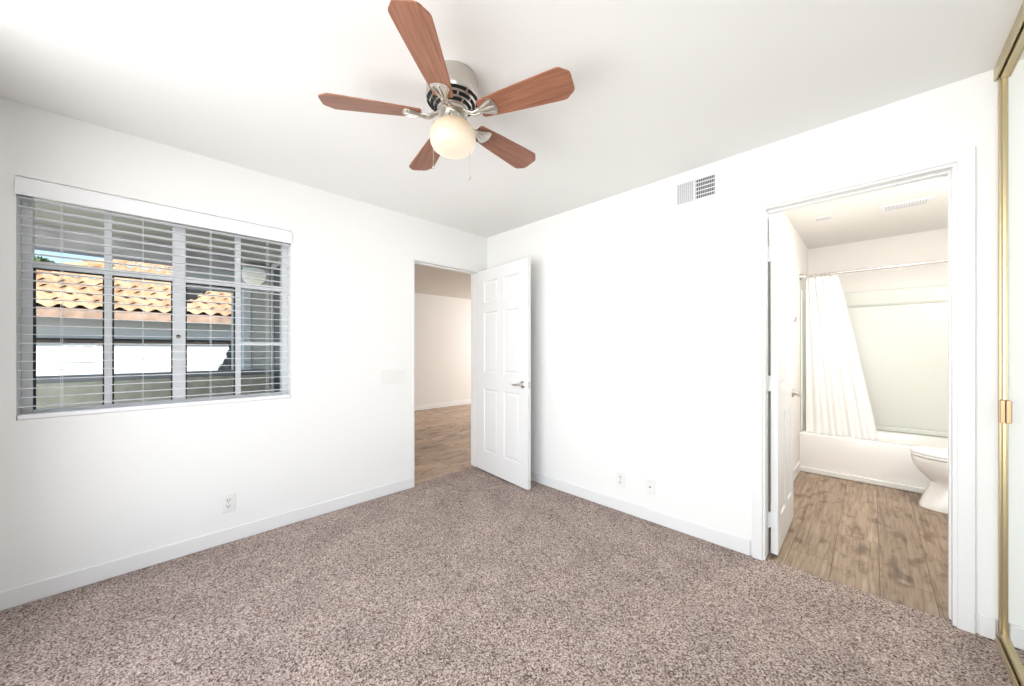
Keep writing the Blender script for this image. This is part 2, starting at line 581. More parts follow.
# ------------------------------------------------------------ doors
def panel_leaf(W, Hh, T, panels):
    """leaf along +X from 0..W, thickness Y -T/2..T/2, z 0..Hh, raised panels"""
    mb = MB()
    xs = sorted({0, W} | {a for p in panels for a in p[:2]})
    zs = sorted({0, Hh} | {a for p in panels for a in p[2:]})
    for i in range(len(xs) - 1):
        for j in range(len(zs) - 1):
            cx = (xs[i] + xs[i + 1]) / 2; cz = (zs[j] + zs[j + 1]) / 2
            if any(p[0] < cx < p[1] and p[2] < cz < p[3] for p in panels):
                continue
            mb.box(xs[i], xs[i + 1], -T / 2, T / 2, zs[j], zs[j + 1])
    bmesh.ops.remove_doubles(mb.bm, verts=mb.bm.verts, dist=1e-5)
    for (a, b, c, d) in panels:
        for s in (-1, 1):
            def ring(i, y):
                return [(a + i, s * y, c + i), (b - i, s * y, c + i), (b - i, s * y, d - i), (a + i, s * y, d - i)]
            rs = [ring(0, T / 2 - 0.0005), ring(0.006, T / 2 - 0.008), ring(0.012, T / 2 - 0.010), ring(0.034, T / 2 - 0.004)]
            bm = mb.bm
            vs = [[bm.verts.new(p) for p in r] for r in rs]
            for u, v in zip(vs, vs[1:]):
                for k in range(4):
                    bm.faces.new((u[k], u[(k + 1) % 4], v[(k + 1) % 4], v[k]))
            bm.faces.new(vs[-1])
    return mb

def six(W):
    m, c = 0.115, 0.10
    pw = (W - 2 * m - c) / 2
    out = []
    for x in (m, m + pw + c):
        for z0, z1 in ((0.20, 0.83), (1.00, 1.60), (1.70, 1.915)):
            out.append((x, x + pw, z0, z1))
    return out

def lever(parent, W, T, z, side, back, mat):
    """lever handle in leaf coordinates; side=-1 is -Y face; lever points to hinge"""
    mb = MB()
    y = side * T / 2
    prof = [(0.033, 0), (0.033, 0.004), (0.026, 0.010), (0.014, 0.013), (0.012, 0.045), (0.0, 0.047)]
    seg = 28
    cx = W - 0.065
    rings = [[(cx + r * math.cos(2 * PI * i / seg), y + side * h, z + r * math.sin(2 * PI * i / seg)) for i in range(seg)] for r, h in prof[:-1]]
    mb.loft(rings)
    pts = [(cx + 0.008, y + side * 0.042, z), (cx - 0.02, y + side * 0.046, z + 0.002), (cx - 0.05, y + side * 0.046, z - 0.004),
           (cx - 0.08, y + side * 0.044, z - 0.008), (cx - 0.105, y + side * 0.042, z + 0.001)]
    mb.tube(pts, [0.010, 0.010, 0.008, 0.007, 0.005], 12)
    return mb

def door(name, hinge, ang, W, Hh, label, facing, hinge_z, T=0.035):
    """leaf hinged at hinge (world), rotated by ang about z; returns root"""
    root = empty(name, (hinge[0], hinge[1], 0))
    mb = panel_leaf(W, Hh, T, six(W))
    leaf = mb.build('door_leaf', M['door'], root, origin=(0, 0, 0))
    leaf.location = (0, 0, 0.014)
    leaf.rotation_euler = (0, 0, ang)
    WLOC[leaf.name] = Vector((0, 0, 0))
    for s in (-1, 1):
        h = lever(None, W, T, 0.915, s, 0, M['nickel']).build('door_handle', M['nickel'], leaf, smooth=40, origin=(0, 0, 0))
        h['label'] = 'brushed nickel lever handle'
        h.location = (0, 0, 0)
    sp = B(W - 0.0005, W + 0.0015, -0.012, 0.012, 0.885, 0.945, bev=0.0005).box(W + 0.0012, W + 0.007, -0.006, 0.006, 0.905, 0.925, bev=0.001)
    o = sp.build('latch_plate', M['nickel'], leaf, origin=(0, 0, 0)); o.location = (0, 0, 0)
    return root, leaf

# bedroom door, swung into the room beside the right wall
ang1 = math.atan2(2.326 - 2.405, 0.79)
root1, leaf1 = door('door_1', (-2.902, 2.414), ang1, 0.782, 2.03,
                    '', 0, ())
st(root1, 'white six-panel door with lever handle standing open by the room corner', 'door')
w = MB()
JT = 0.016
w.box(xo - 0.004, XL + 0.004, D1Y0, D1Y0 + JT, 0, D1Z)
w.box(xo - 0.004, XL + 0.004, D1Y1 - JT, D1Y1, 0, D1Z)
w.box(xo - 0.004, XL + 0.004, D1Y0 + JT, D1Y1 - JT, D1Z - JT, D1Z)
w.box(XL - 0.075, XL - 0.045, D1Y0 + JT, D1Y0 + JT + 0.010, 0, D1Z - JT)
w.box(XL - 0.075, XL - 0.045, D1Y1 - JT - 0.010, D1Y1 - JT, 0, D1Z - JT)
w.box(XL - 0.075, XL - 0.045, D1Y0 + JT + .01, D1Y1 - JT - .01, D1Z - JT - 0.01, D1Z - JT)
w.build('door_frame', M['trim'], root1)

# bathroom door, swung into the bathroom
LX = -0.416
root2, leaf2 = door('door_2', (LX, 2.64), math.radians(91.0), 0.70, 2.03, '', 0, ())
st(root2, 'white panelled bathroom door swung inward, seen edge on with its hinges', 'door')
w = MB()
y0, y1 = YR - 0.003, yo + 0.003
w.box(D2X0, D2X0 + JT, y0, y1, 0, D2Z)
w.box(D2X1 - JT, D2X1, y0, y1, 0, D2Z)
w.box(D2X0 + JT, D2X1 - JT, y0, y1, D2Z - JT, D2Z)
w.box(D2X1 - JT - .006, D2X1 - JT, YR + 0.045, YR + 0.075, 0, D2Z - JT)
w.box(D2X0 + JT, D2X1 - JT - .006, YR + 0.045, YR + 0.075, D2Z - JT - .01, D2Z - JT)
w.build('door_frame', M['trim'], root2)
def casing(x0, x1, z1, yy, s, cw=0.051, d=0.014):
    """casing with moulded profile around opening; s=-1 towards the camera"""
    mb = MB()
    prof = [(0.0, 0.0), (0.0, d - .002), (0.002, d), (cw - 0.002, d), (cw, d - .002), (cw, 0.0)]
    path = [(x0, 0, -1, 0), (x0, z1, -1, 1), (x1, z1, 1, 1), (x1, 0, 1, 0)]
    rings = []
    for px, pz, ox, oz in path:
        rings.append([(px + ox * o, yy + s * h, pz + oz * o) for o, h in prof])
    mb.loft(rings)
    return mb
casing(D2X0 + 0.004, D2X1 - 0.004, D2Z - 0.004, YR, -1).build('casing', M['trim'], root2)
for hz in (1.815, 1.035, 0.215):
    mb = B(LX - 0.052, LX - 0.044, 2.615, 2.62, hz - .045, hz + .045)
    mb.box(D2X0 + JT + 0.001, LX + 0.013, 2.6355, 2.6385, hz - .045, hz + .045, bev=0.0008)
    mb.tube([(LX - 0.0255, 2.632, hz - .047), (LX - 0.0255, 2.632, hz + .047)], 0.005, 10)
    for dz in (-.03, 0, .03):
        mb.box(LX - 0.004, LX + 0.004, 2.6345, 2.636, hz + dz - .003, hz + dz + .003)
    mb.build('hinge', M['hinge'], root2)

# ------------------------------------------------------------ window 1 (aluminium frame in the recess)
win = empty('window_1', (XL, (WY0 + WY1) / 2, WZ0))
st(win, 'white divided window with a tiled roof outside behind the blinds', 'window')
fx0, fx1 = xo - 0.02, XL - 0.098
fw = 0.036
YM = (WY0 + WY1) / 2
w = MB()
w.box(fx0, fx1, WY0, WY0 + fw, WZ0, WZ1, bev=.003)
w.box(fx0, fx1, WY1 - fw, WY1, WZ0, WZ1, bev=.003)
w.box(fx0, fx1, WY0 + fw, WY1 - fw, WZ0, WZ0 + fw, bev=.003)
w.box(fx0, fx1, WY0 + fw, WY1 - fw, WZ1 - fw, WZ1, bev=.003)
w.box(fx0, fx1 + .004, YM - 0.030, YM + 0.030, WZ0 + fw, WZ1 - fw, bev=.003)
w.build('window_frame', M['frame'], win)
RZ = 1.677
w = MB()
for yb in ((WY0 + YM) / 2, (WY1 + YM) / 2):
    w.box(fx0 + .004, fx1 + .002, yb - 0.015, yb + 0.015, WZ0 + fw, WZ1 - fw, bev=.002)
w.box(fx0 + .004, fx1 + .001, WY0 + fw, YM - .03, RZ - 0.018, RZ + 0.018, bev=.002)
w.box(fx0 + .004, fx1 + .001, YM + .03, WY1 - fw, RZ - 0.018, RZ + 0.018, bev=.002)
w.box(fx0 + .004, fx1 + .001, (WY1 + YM) / 2 + .015, WY1 - fw, 1.268, 1.292, bev=.002)
w.build('muntin', M['frame'], win)
qs = [WY0 + fw, (WY0 + YM) / 2 - .015, (WY0 + YM) / 2 + .015, YM - .03, YM + .03, (WY1 + YM) / 2 - .015]
w = MB()
g = 0.006
for a, b in ((qs[0], qs[1]), (qs[2], qs[3]), (qs[4], qs[5])):
    z0, z1 = WZ0 + fw, RZ - .018
    w.box(fx0 + .01, fx1 - .004, a, a + g, z0, z1)
    w.box(fx0 + .01, fx1 - .004, b - g, b, z0, z1)
    w.box(fx0 + .01, fx1 - .004, a + g, b - g, z1 - g, z1)
w.build('gasket', M['gasket'], win)
w = MB()
w.box(fx0 + .022, fx0 + .027, WY0 + fw * .5, YM - .02, WZ0 + fw * .5, WZ1 - fw * .5)
w.box(fx0 + .022, fx0 + .027, YM + .02, WY1 - fw * .5, WZ0 + fw * .5, WZ1 - fw * .5)
w.build('window_pane', M['glass'], win)
w = MB()
w.lathe([(0.004, 0), (0.011, 0.004), (0.011, 0.014), (0.004, 0.02)], (fx1 + 0.012, YM - .004, 1.31), 12)
w.build('window_latch', M['gasket'], win)

# ------------------------------------------------------------ blinds
blind = empty('window_blind', (XL - .02, YM, WZ0))
tag(blind, 'white horizontal slat blind with open slats filling the window recess', 'window blind')
w = MB()
prof = [(0, 0), (0.012, 0), (0.014, 0.006), (0.012, 0.014), (0.012, 0.072), (0.015, 0.08), (0.012, 0.086), (0, 0.086)]
ring0 = [(XL - 0.003 + a, WY0 - .001, 1.9935 + b) for a, b in prof]
ring1 = [(XL - 0.003 + a, WY1 + .001, 1.9935 + b) for a, b in prof]
w.loft([ring0, ring1]).build('valance', M['blind'], blind)
B(XL - 0.056, XL - 0.006, WY0 + .004, WY1 - .004, 2.022, 2.068, bev=.002).build('headrail', M['blind'], blind)
B(XL - 0.056, XL - 0.001, WY0 + .003, WY1 - .003, WZ0 + .001, WZ0 + .024, bev=.004, seg=2).build('bottom_rail', M['blind'], blind)
SZ0, SZ1, NS = 0.958, 1.985, 24
proto = None
for k in range(NS):
    z = SZ0 + (SZ1 - SZ0) * k / (NS - 1)
    if proto is None:
        w = MB()
        n = 6
        top = [(-0.025 + 0.05 * i / n, 0.0010 * (1 - (2 * i / n - 1) ** 2) + 0.0008) for i in range(n + 1)]
        bot = [(a, b - 0.0017) for a, b in reversed(top)]
        pr = top + bot
        xc = XL - 0.031
        w.loft([[(xc + a, WY0 + .005, z + b) for a, b in pr], [(xc + a, WY1 - .005, z + b) for a, b in pr]])
        proto = w.build('slat', M['blind'], blind)
        zp = z
        base = proto.location.copy()
    else:
        o = proto.copy()
        COL.objects.link(o)
        o.location = base + Vector((0, 0, z - zp))
for px in (61, 143, 211, 268):
    u = (px - 512) / 360.5
    yy = -(XL - 0.005) * (1 + u) / (1 - u)
    w = MB()
    for xx in (XL - 0.0035, XL - 0.0585):
        w.tube([(xx, yy, WZ0 + .02), (xx, yy, 2.03)], 0.0009, 6)
    w.build('ladder_cord', M['blind'], blind)

# ------------------------------------------------------------ ceiling fan
FX, FY = S * 1.6 * (-1.1637), S * 1.6 * 0.8363
fan = empty('ceiling_fan', (FX, FY, H))
tag(fan, 'brushed nickel ceiling fan with five cherry wood blades and a lit globe', 'ceiling fan')
w = MB()
w.lathe([(0.106, H - .0), (0.108, H - .006), (0.112, H - .02), (0.116, H - .06), (0.118, H - .085), (0.113, H - .100),
         (0.104, H - .108), (0.066, H - .142), (0.060, H - .145), (0.0, H - .145)][:-1], (FX, FY, 0), 64)
w.build('motor_housing', M['nickel'], fan, smooth=35)
def cone_pt(t, a, off=0.0008):
    r0, z0, r1, z1 = 0.113, H - .100, 0.066, H - .142
    r = r0 + (r1 - r0) * t; z = z0 + (z1 - z0) * t
    nrm = Vector((0.042, -0.047)).normalized()
    r += nrm.x * off; z += nrm.y * off
    return (FX + r * math.cos(a), FY + r * math.sin(a), z)
w = MB()
for (t0, t1, cnt, sh) in ((0.02, 0.22, 9, 0), (0.36, 0.58, 9, 0.5), (0.70, 0.92, 7, 0)):
    for k in range(cnt):
        a0 = 2 * PI * (k + sh) / cnt; a1 = a0 + 2 * PI / cnt * 0.86
        n = 6
        inn = [cone_pt(t0, a0 + (a1 - a0) * i / n, 0.003) for i in range(n + 1)] + [cone_pt(t1, a1 + (a0 - a1) * i / n, 0.003) for i in range(n + 1)]
        ou = [cone_pt(t0, a0 + (a1 - a0) * i / n, -0.004) for i in range(n + 1)] + [cone_pt(t1, a1 + (a0 - a1) * i / n, -0.004) for i in range(n + 1)]
        w.loft([ou, inn])
w.build('vent_slots', M['black'], fan)
w = MB()
w.lathe([(0.060, 2.296), (0.066, 2.293), (0.066, 2.282), (0.062, 2.279), (0.048, 2.278)], (FX, FY, 0), 48)
w.build('flywheel', M['nickel'], fan, smooth=35)
w = MB()
w.lathe([(0.046, 2.279), (0.046, 2.262), (0.052, 2.259), (0.054, 2.238), (0.048, 2.235)], (FX, FY, 0), 40)
for k in range(3):
    a = math.radians(200 + 120 * k)
    c = Vector((FX + .054 * math.cos(a), FY + .052 * math.sin(a), 2.249)); d = Vector((math.cos(a), math.sin(a), 0))
    w.tube([c, c + d * .010], 0.004, 8)
w.build('light_fitter', M['nickel'], fan, smooth=35)
w = MB()
prof = [(0.046, 2.246), (0.052, 2.240), (0.074, 2.232), (0.090, 2.218), (0.0985, 2.198), (0.1005, 2.176), (0.0975, 2.153),
        (0.089, 2.135), (0.076, 2.124), (0.072, 2.1235), (0.068, 2.120), (0.045, 2.114), (0.02, 2.112), (0.003, 2.1115)]
w.lathe(prof, (FX, FY, 0), 56)
w.build('globe_shade', M['globe'], fan, smooth=50)
# blades
def blade_mesh():
    half = [(0.135, 0.036), (0.145, 0.043), (0.25, 0.054), (0.40, 0.065), (0.485, 0.0705), (0.500, 0.070), (0.508, 0.066), (0.520, 0.056), (0.532, 0.047), (0.539, 0.038), (0.541, 0.028)]
    out = [(a, -b) for a, b in half] + half[::-1]
    return MB().prism(out, -0.003, 0.003, bev=0.0015)
def bracket_mesh():
    mb = MB()
    out = [(0.120, -0.012), (0.150, -0.020), (0.190, -0.040), (0.205, -0.036), (0.213, -0.018), (0.216, 0.0), (0.213, 0.018), (0.205, 0.036), (0.190, 0.040), (0.150, 0.020), (0.120, 0.012)]
    mb.prism(out, -0.0075, -0.0035, bev=0.001)
    for s in (-1, 1):
        mb.tube([(0.135, s * 0.006, -0.008), (0.165, s * 0.018, -0.010), (0.198, s * 0.028, -0.008)], [0.005, 0.005, 0.003], 8)
    mb.tube([(0.13, 0, -0.008), (0.17, 0, -0.011), (0.205, 0, -0.008)], [0.005, 0.005, 0.003], 8)
    for p in ((0.185, -0.027), (0.185, 0.027), (0.155, 0)):
        mb.lathe([(0.005, -0.010), (0.005, -0.0035)], (p[0], p[1], 0), 10)
    return mb
def arm_mesh():
    mb = MB()
    for s in (-1, 1):
        mb.tube([(0.055, s * 0.010, 0.018), (0.08, s * 0.011, 0.002), (0.105, s * 0.010, -0.012), (0.135, s * 0.010, -0.008)], 0.0055, 8)
    return mb
PITCH = math.radians(12)
ZB = 2.270
tilt = Matrix.Rotation(PITCH, 4, 'X')
bl = None
for k in range(5):
    th = math.radians(-24 + 72 * k) + math.radians(45)   # camera right is at +45 deg in world
    if bl is None:
        bm_ = blade_mesh(); bm_.xform(Matrix.Rotation(-PITCH, 4, 'X'))
        bl = bm_.build('fan_blade', M['blade'], fan, origin=(0, 0, 0))
        br_ = bracket_mesh(); br_.xform(Matrix.Rotation(-PITCH, 4, 'X'))
        bk = br_.build('blade_bracket', M['nickel'], fan, origin=(0, 0, 0), smooth=40)
        ar = arm_mesh().build('bracket_arm', M['nickel'], bk, origin=(0, 0, 0), smooth=60)
        trio = (bl, bk, ar)
    else:
        b2 = bl.copy(); k2 = bk.copy(); a2 = ar.copy()
        for o in (b2, k2, a2): COL.objects.link(o)
        a2.parent = k2
        trio = (b2, k2, a2)
    for o in trio[:2]:
        o.location = (0, 0, ZB - H)
        o.rotation_euler = (0, 0, th)
    trio[2].location = (0, 0, 0)
# pull chains
def chain(px, zend, depth, ztop):
    u = (px - 512) / 360.5
    x = S * depth * (u - 1); y = S * depth * (u + 1)
    w = MB()
    w.tube([(x, y, ztop), (x, y, zend + .012)], 0.0011, 6)
    w.lathe([(0.0015, 0.016), (0.004, 0.010), (0.0055, 0.003), (0.004, 0.0), (0.001, -0.001)], (x, y, zend), 12)
    w.build('pull_chain', M['nickel'], fan, smooth=50)
chain(433.4, 2.015, 1.545, 2.25)
chain(469.7, 1.998, 1.61, 2.25)

# ------------------------------------------------------------ wall vent in the bedroom
def at_r(px):   # x on right wall plane
    u = (px - 512) / 360.5
    return YR * (u - 1) / (u + 1)
def at_l(px):
    u = (px - 512) / 360.5
    return -XL * (1 + u) / (1 - u)
vx0, vx1, vz0, vz1 = at_r(674.5), at_r(717.5), 2.215, 2.378
vent = empty('air_vent', ((vx0 + vx1) / 2, YR, vz0))
tag(vent, 'white supply air vent high on the wall, half louvres half dark grid', 'air vent')
w = MB()
fr = 0.014
w.box(vx0, vx0 + fr, YR - .008, YR + .0, vz0, vz1, bev=.002)
w.box(vx1 - fr, vx1, YR - .008, YR + .0, vz0, vz1, bev=.002)
w.box(vx0 + fr, vx1 - fr, YR - .008, YR + .0, vz0, vz0 + fr, bev=.002)
w.box(vx0 + fr, vx1 - fr, YR - .008, YR + .0, vz1 - fr, vz1, bev=.002)
vm = (vx0 + vx1) / 2
w.box(vm - .004, vm + .004, YR - .008, YR, vz0 + fr, vz1 - fr)
w.build('vent_frame', M['ventwhite'], vent)
B(vx0 + fr, vx1 - fr, YR - .0012, YR + .0, vz0 + fr, vz1 - fr).build('vent_cavity', M['black'], vent)
w = MB()
n = 9
for i in range(n):
    x = vx0 + fr + (vm - .004 - vx0 - fr) * (i + 0.5) / n
    w.loft([[(x - .0065, YR - .0022, z), (x + .0055, YR - .009, z), (x + .0065, YR - .009, z), (x - .0050, YR - .0022, z)] for z in (vz0 + fr, vz1 - fr)])
for i in range(10):
    x = vm + .004 + (vx1 - fr - vm - .004) * (i + 0.5) / 10
    w.box(x - .0016, x + .0016, YR - .006, YR - .004, vz0 + fr, vz1 - fr)
w.build('louvre', M['ventwhite'], vent)
w = MB()
for i in range(6):
    z = vz0 + fr + (vz1 - vz0 - 2 * fr) * (i + 0.0) / 5.0
    z = min(max(z, vz0 + fr + .003), vz1 - fr - .003)
    w.box(vm + .004, vx1 - fr, YR - .008, YR - .0062, z - .003, z + .003)
w.build('cross_bar', M['ventwhite'], vent)

# ------------------------------------------------------------ outlets and switch
def plate_axes(wall):
    return (lambda a, d, z: (XL + d, a, z)) if wall == 'l' else (lambda a, d, z: (a, YR - d, z))
def wbox(mb, wall, a0, a1, d0, d1, z0, z1, bev=0):
    if wall == 'l': mb.box(XL + d0, XL + d1, a0, a1, z0, z1, bev=bev)
    else: mb.box(a0, a1, YR - d1, YR - d0, z0, z1, bev=bev)
def outlet(wall, a, z, label, blank=False):
    loc = (XL, a, z - .058) if wall == 'l' else (a, YR, z - .058)
    r = empty('phone_jack' if blank else 'power_outlet', loc)
    tag(r, label, 'wall plate' if blank else 'outlet')
    w = MB(); wbox(w, wall, a - .036, a + .036, 0, .006, z - .058, z + .058, bev=.002)
    w.build('cover_plate', M['plastic'], r)
    if not blank:
        for dz in (-.02, .02):
            w = MB(); wbox(w, wall, a - .0165, a + .0165, .0055, .0085, z + dz - .0145, z + dz + .0145, bev=.0012)
            f = w.build('receptacle', M['plastic'], r)
            w = MB()
            wbox(w, wall, a - .0085, a - .005, .0084, .009, z + dz - .003, z + dz + .008)
            wbox(w, wall, a + .005, a + .0085, .0084, .009, z + dz - .003, z + dz + .008)
            wbox(w, wall, a - .003, a + .003, .0084, .009, z + dz - .011, z + dz - .006)
            w.build('slot', M['gasket'], f)
        w = MB(); wbox(w, wall, a - .003, a + .003, .006, .0072, z - .003, z + .003, bev=.0005)
        w.build('screw', M['nickel'], r)
    else:
        w = MB(); wbox(w, wall, a - .009, a + .009, .0055, .0075, z - .010, z + .008, bev=.001)
        f = w.build('jack', M['plastic'], r)
        w = MB(); wbox(w, wall, a - .006, a + .006, .0074, .008, z - .007, z + .002)
        w.build('socket_hole', M['gasket'], f)
        for dz in (-.042, .042):
            w = MB(); wbox(w, wall, a - .003, a + .003, .006, .0072, z + dz - .003, z + dz + .003, bev=.0005)
            w.build('screw', M['nickel'], r)
outlet('l', at_l(228.3), 0.253, 'white double power outlet low on the wall under the window')
outlet('r', at_r(620.8), 0.242, 'white double power outlet, left one of the pair of plates near the door')
outlet('r', at_r(650.4), 0.249, 'white plate with one small dark jack, right of the power outlet', True)
sy0, sy1 = at_l(381), at_l(403.5)
sz = 1.003
sw = empty('light_switch', (XL, (sy0 + sy1) / 2, sz - .058))
tag(sw, 'wide white switch plate on the wall beside the open doorway', 'light switch')
w = MB(); wbox(w, 'l', sy0, sy1, 0, .006, sz - .058, sz + .058, bev=.002)
w.build('cover_plate', M['plastic'], sw)
for i in range(4):
    c = sy0 + (sy1 - sy0) * (i + .5) / 4
    w = MB(); wbox(w, 'l', c - .008, c + .008, .0055, .0070, sz - .03, sz + .03, bev=.0015)
    w.build('rocker', M['plastic'], sw)

# ------------------------------------------------------------ closet mirror doors
GX = 0.371
cl = empty('closet_mirror_door', (XC, 1.75, 0.02))
tag(cl, 'mirrored closet door with a slim gold frame at the right edge', 'mirror door')
w = MB()
cy0, cy1 = 1.0, YR - .004
B(XC + .004, XC + .009, cy0 + .01, cy1 - .012, 0.04, 2.385).build('mirror_panel', M['mirror'], cl)
w.box(XC - .008, XC + .016, cy1 - .022, cy1, 0.028, 2.40, bev=.003, seg=2)
w.box(XC - .002, XC + .016, cy1 - .034, cy1 - .022, 0.028, 2.40, bev=.002)
w.box(XC - .008, XC + .016, cy0, cy0 + .024, 0.028, 2.40, bev=.003)
w.box(XC - .006, XC + .016, cy0 + .024, cy1 - .034, 0.028, 0.052, bev=.002)
w.box(XC - .006, XC + .016, cy0 + .024, cy1 - .034, 2.372, 2.40, bev=.002)
w.build('gold_frame', M['gold'], cl)
w = MB()
w.box(XC - .010, XC + .0035, cy1 - .056, cy1 - .0345, 0.935, 1.030, bev=.002, seg=2)
w.box(XC - .013, XC - .009, cy1 - .050, cy1 - .043, 0.937, 1.028, bev=.001)
w.build('finger_pull', M['bronze'], cl)
w = MB()
w.box(GX - .004, GX + .05, -0.6, YR, 0.0, 0.012, bev=.002)
w.box(GX - .002, GX + .004, -0.6, YR, 0.012, 0.026, bev=.001)
w.box(GX + .042, GX + .048, -0.6, YR, 0.012, 0.026, bev=.001)
tag(w.build('floor_track', M['gold']), 'gold sliding door track on the carpet edge under the mirror', 'door track')
w = MB()
w.box(GX + .004, GX + .06, -0.6, YR, 2.428, H, bev=.001)
w.box(GX - .004, GX + .003, -0.6, YR, 2.385, H, bev=.001)
w.box(GX + .052, GX + .058, -0.6, YR, 2.385, 2.428, bev=.001)
tag(w.build('ceiling_track', M['gold']), 'gold sliding door header track along the ceiling over the mirror', 'door track')
# second leaf beyond the frame, behind the camera side
c2 = empty('closet_mirror_door', (XC + .03, 0.2, 0.02))
tag(c2, 'second mirrored closet door nearer the camera, outside the frame', 'mirror door')
B(XC + .034, XC + .039, -0.59, 1.06, 0.04, 2.385).build('mirror_panel', M['mirror'], c2)
w = MB()
w.box(XC + .018, XC + .034, 1.036, 1.06, 0.03, 2.38, bev=.003)
w.box(XC + .018, XC + .034, -.6, -.576, 0.03, 2.38, bev=.003)
w.build('gold_frame', M['gold'], c2)

# ------------------------------------------------------------ bathroom
BX0, BX1, BYB, BHt = -0.535, 0.98, 5.46, 2.418
TY = 4.70
st(B(BX0 - .1, BX1 + .1, YR + .031, BYB + .1, -0.055, -0.003).build('floor_bathroom', M['bathfloor']), 'brown wood plank floor of the bathroom', 'floor')
st(B(BX0 - .1, BX0, yo, BYB + .1, 0, BHt).build('wall_bathroom_left', M['bathwall']))
st(B(BX1, BX1 + .1, yo, BYB + .1, 0, BHt).build('wall_bathroom_right', M['bathwall']))
st(B(BX0, BX1, BYB, BYB + .1, 0, BHt).build('wall_bathroom_back', M['bathwall']))
st(B(BX0 - .1, BX1 + .1, yo, BYB + .1, BHt, BHt + .15).build('ceiling_bathroom', M['bathwall']))
baseboard('baseboard_bathroom', BX0, BX0 + BT, yo, TY - .016, M['trim'], 0.1)

# tub
tub = empty('bathtub', ((BX0 + BX1) / 2, TY + .38, 0))
tag(tub, 'white alcove bathtub behind the shower curtain', 'bathtub')
w = MB()
x0, x1 = BX0 + .002, BX1 - .002
TH = 0.39
cx, cy = (x0 + x1) / 2, (TY + BYB) / 2
def rrect(cx, cy, hx, hy, r, z, n=6):
    pts = []
    for sx, sy, a0 in ((1, 1, 0), (-1, 1, 90), (-1, -1, 180), (1, -1, 270)):
        for i in range(n + 1):
            a = math.radians(a0 + 90 * i / n)
            pts.append((cx + sx * (hx - r) + r * math.cos(a), cy + sy * (hy - r) + r * math.sin(a), z))
    return pts
hx, hy = (x1 - x0) / 2, (BYB - TY) / 2 - .004
rings = [rrect(cx, cy, hx, hy, .004, 0.0), rrect(cx, cy, hx, hy, .004, 0.04), rrect(cx, cy, hx, hy, .006, TH - .02), rrect(cx, cy, hx, hy - .003, .008, TH - .006),
         rrect(cx, cy, hx - .004, hy - .01, .012, TH), rrect(cx, cy, hx - .07, hy - .07, .10, TH), rrect(cx, cy, hx - .085, hy - .085, .11, TH - .015),
         rrect(cx, cy, hx - .13, hy - .12, .13, 0.12), rrect(cx, cy, hx - .2, hy - .17, .12, 0.07)]
w.loft(rings)
w.build('tub_basin', M['tub'], tub, smooth=40)
B(x0 + .001, x1, TY - .014, TY + .006, 0.0, 0.045, bev=.004, seg=2).build('apron_foot', M['tub'], tub)
# surround
sur = empty('shower_surround', ((BX0 + BX1) / 2, BYB - .02, TH))
tag(sur, 'pale green-white acrylic panel around the tub walls', 'shower surround')
e = .003
w = MB()
w.box(BX0 + .02, BX1 - .02, BYB - .016, BYB - e, TH + .053, 1.699, bev=.003)
w.build('back_panel', M['surround'], sur)
B(BX0 + .02, BX1 - .02, BYB - .040, BYB - e, TH + .003, TH + .052, bev=.008, seg=2).build('ledge', M['surround'], sur)
w = MB()
ring = [(e, 1.70), (.014, 1.70), (.026, 1.712), (.032, 1.73), (.032, 1.85), (.026, 1.868), (e, 1.872)]
w.loft([[(x, BYB - a, z) for a, z in ring] for x in (BX0 + .02, BX1 - .02)])
w.build('top_band', M['surround'], sur)
B(BX0 + e, BX0 + .017, TY + .10, BYB - e, TH + .003, 1.872, bev=.003).build('side_panel', M['surround'], sur)
B(BX1 - .017, BX1 - e, TY + .06, BYB - e, TH + .003, 1.872, bev=.003).build('side_panel', M['surround'], sur)
# rod and curtain
RY, RZc = 4.765, 1.993
rod = empty('curtain_rod', (BX0, RY, RZc))
tag(rod, 'thin chrome shower curtain rod across the tub opening', 'curtain rod')
MB().tube([(BX0 + .01, RY, RZc), (BX1 - .01, RY, RZc)], 0.0115, 16).build('rod', M['chrome'], rod, smooth=60)
for xx, s in ((BX0, 1), (BX1, -1)):
    w = MB()
    seg = 24
    w.loft([[(xx + s * a, RY + r * math.cos(2 * PI * i / seg), RZc + r * math.sin(2 * PI * i / seg)) for i in range(seg)]
            for r, a in ((.034, 0), (.034, .008), (.026, .022), (.0165, .034), (.0135, .05))])
    w.build('flange', M['chrome'], rod, smooth=40)
cur = empty('shower_curtain', (-0.3, RY, 0.3))
tag(cur, 'white cloth shower curtain drawn to the left end of the tub', 'shower curtain')
nx, nz = 110, 40
zt, zb = RZc - .022, 0.33
cxl = BX0 + .045
w = MB()
rows = []
for j in range(nz + 1):
    t = j / nz
    z = zt + (zb - zt) * t
    left = cxl + 0.0 * t + 0.03 * math.sin(t * PI) * 0
    right = -0.235 + 0.285 * (t ** 0.9)
    row = []
    for i in range(nx + 1):
        s = i / nx
        amp = 0.013 * (1 - 0.35 * t) * (1.0 - 0.55 * s * t)
        ph = 2 * PI * 4.5 * (s ** (1.0 + 0.25 * t))
        yv = RY + 0.060 * t + amp * math.sin(ph) + 0.006 * math.sin(ph * 2.3 + 3 * t + 1)
        xv = left + (right - left) * s + 0.006 * math.cos(ph) * (1 - t)
        zz = z + (0.006 * abs(math.sin(ph / 2 + .3)) if j == 0 else 0)
        row.append((xv, yv, zz))
    rows.append(row)
w.loft(rows, cap=False, closed=False)
o = w.build('curtain_cloth', M['fabric'], cur, smooth=80)
sd = o.modifiers.new('thickness', 'SOLIDIFY'); sd.thickness = 0.0015
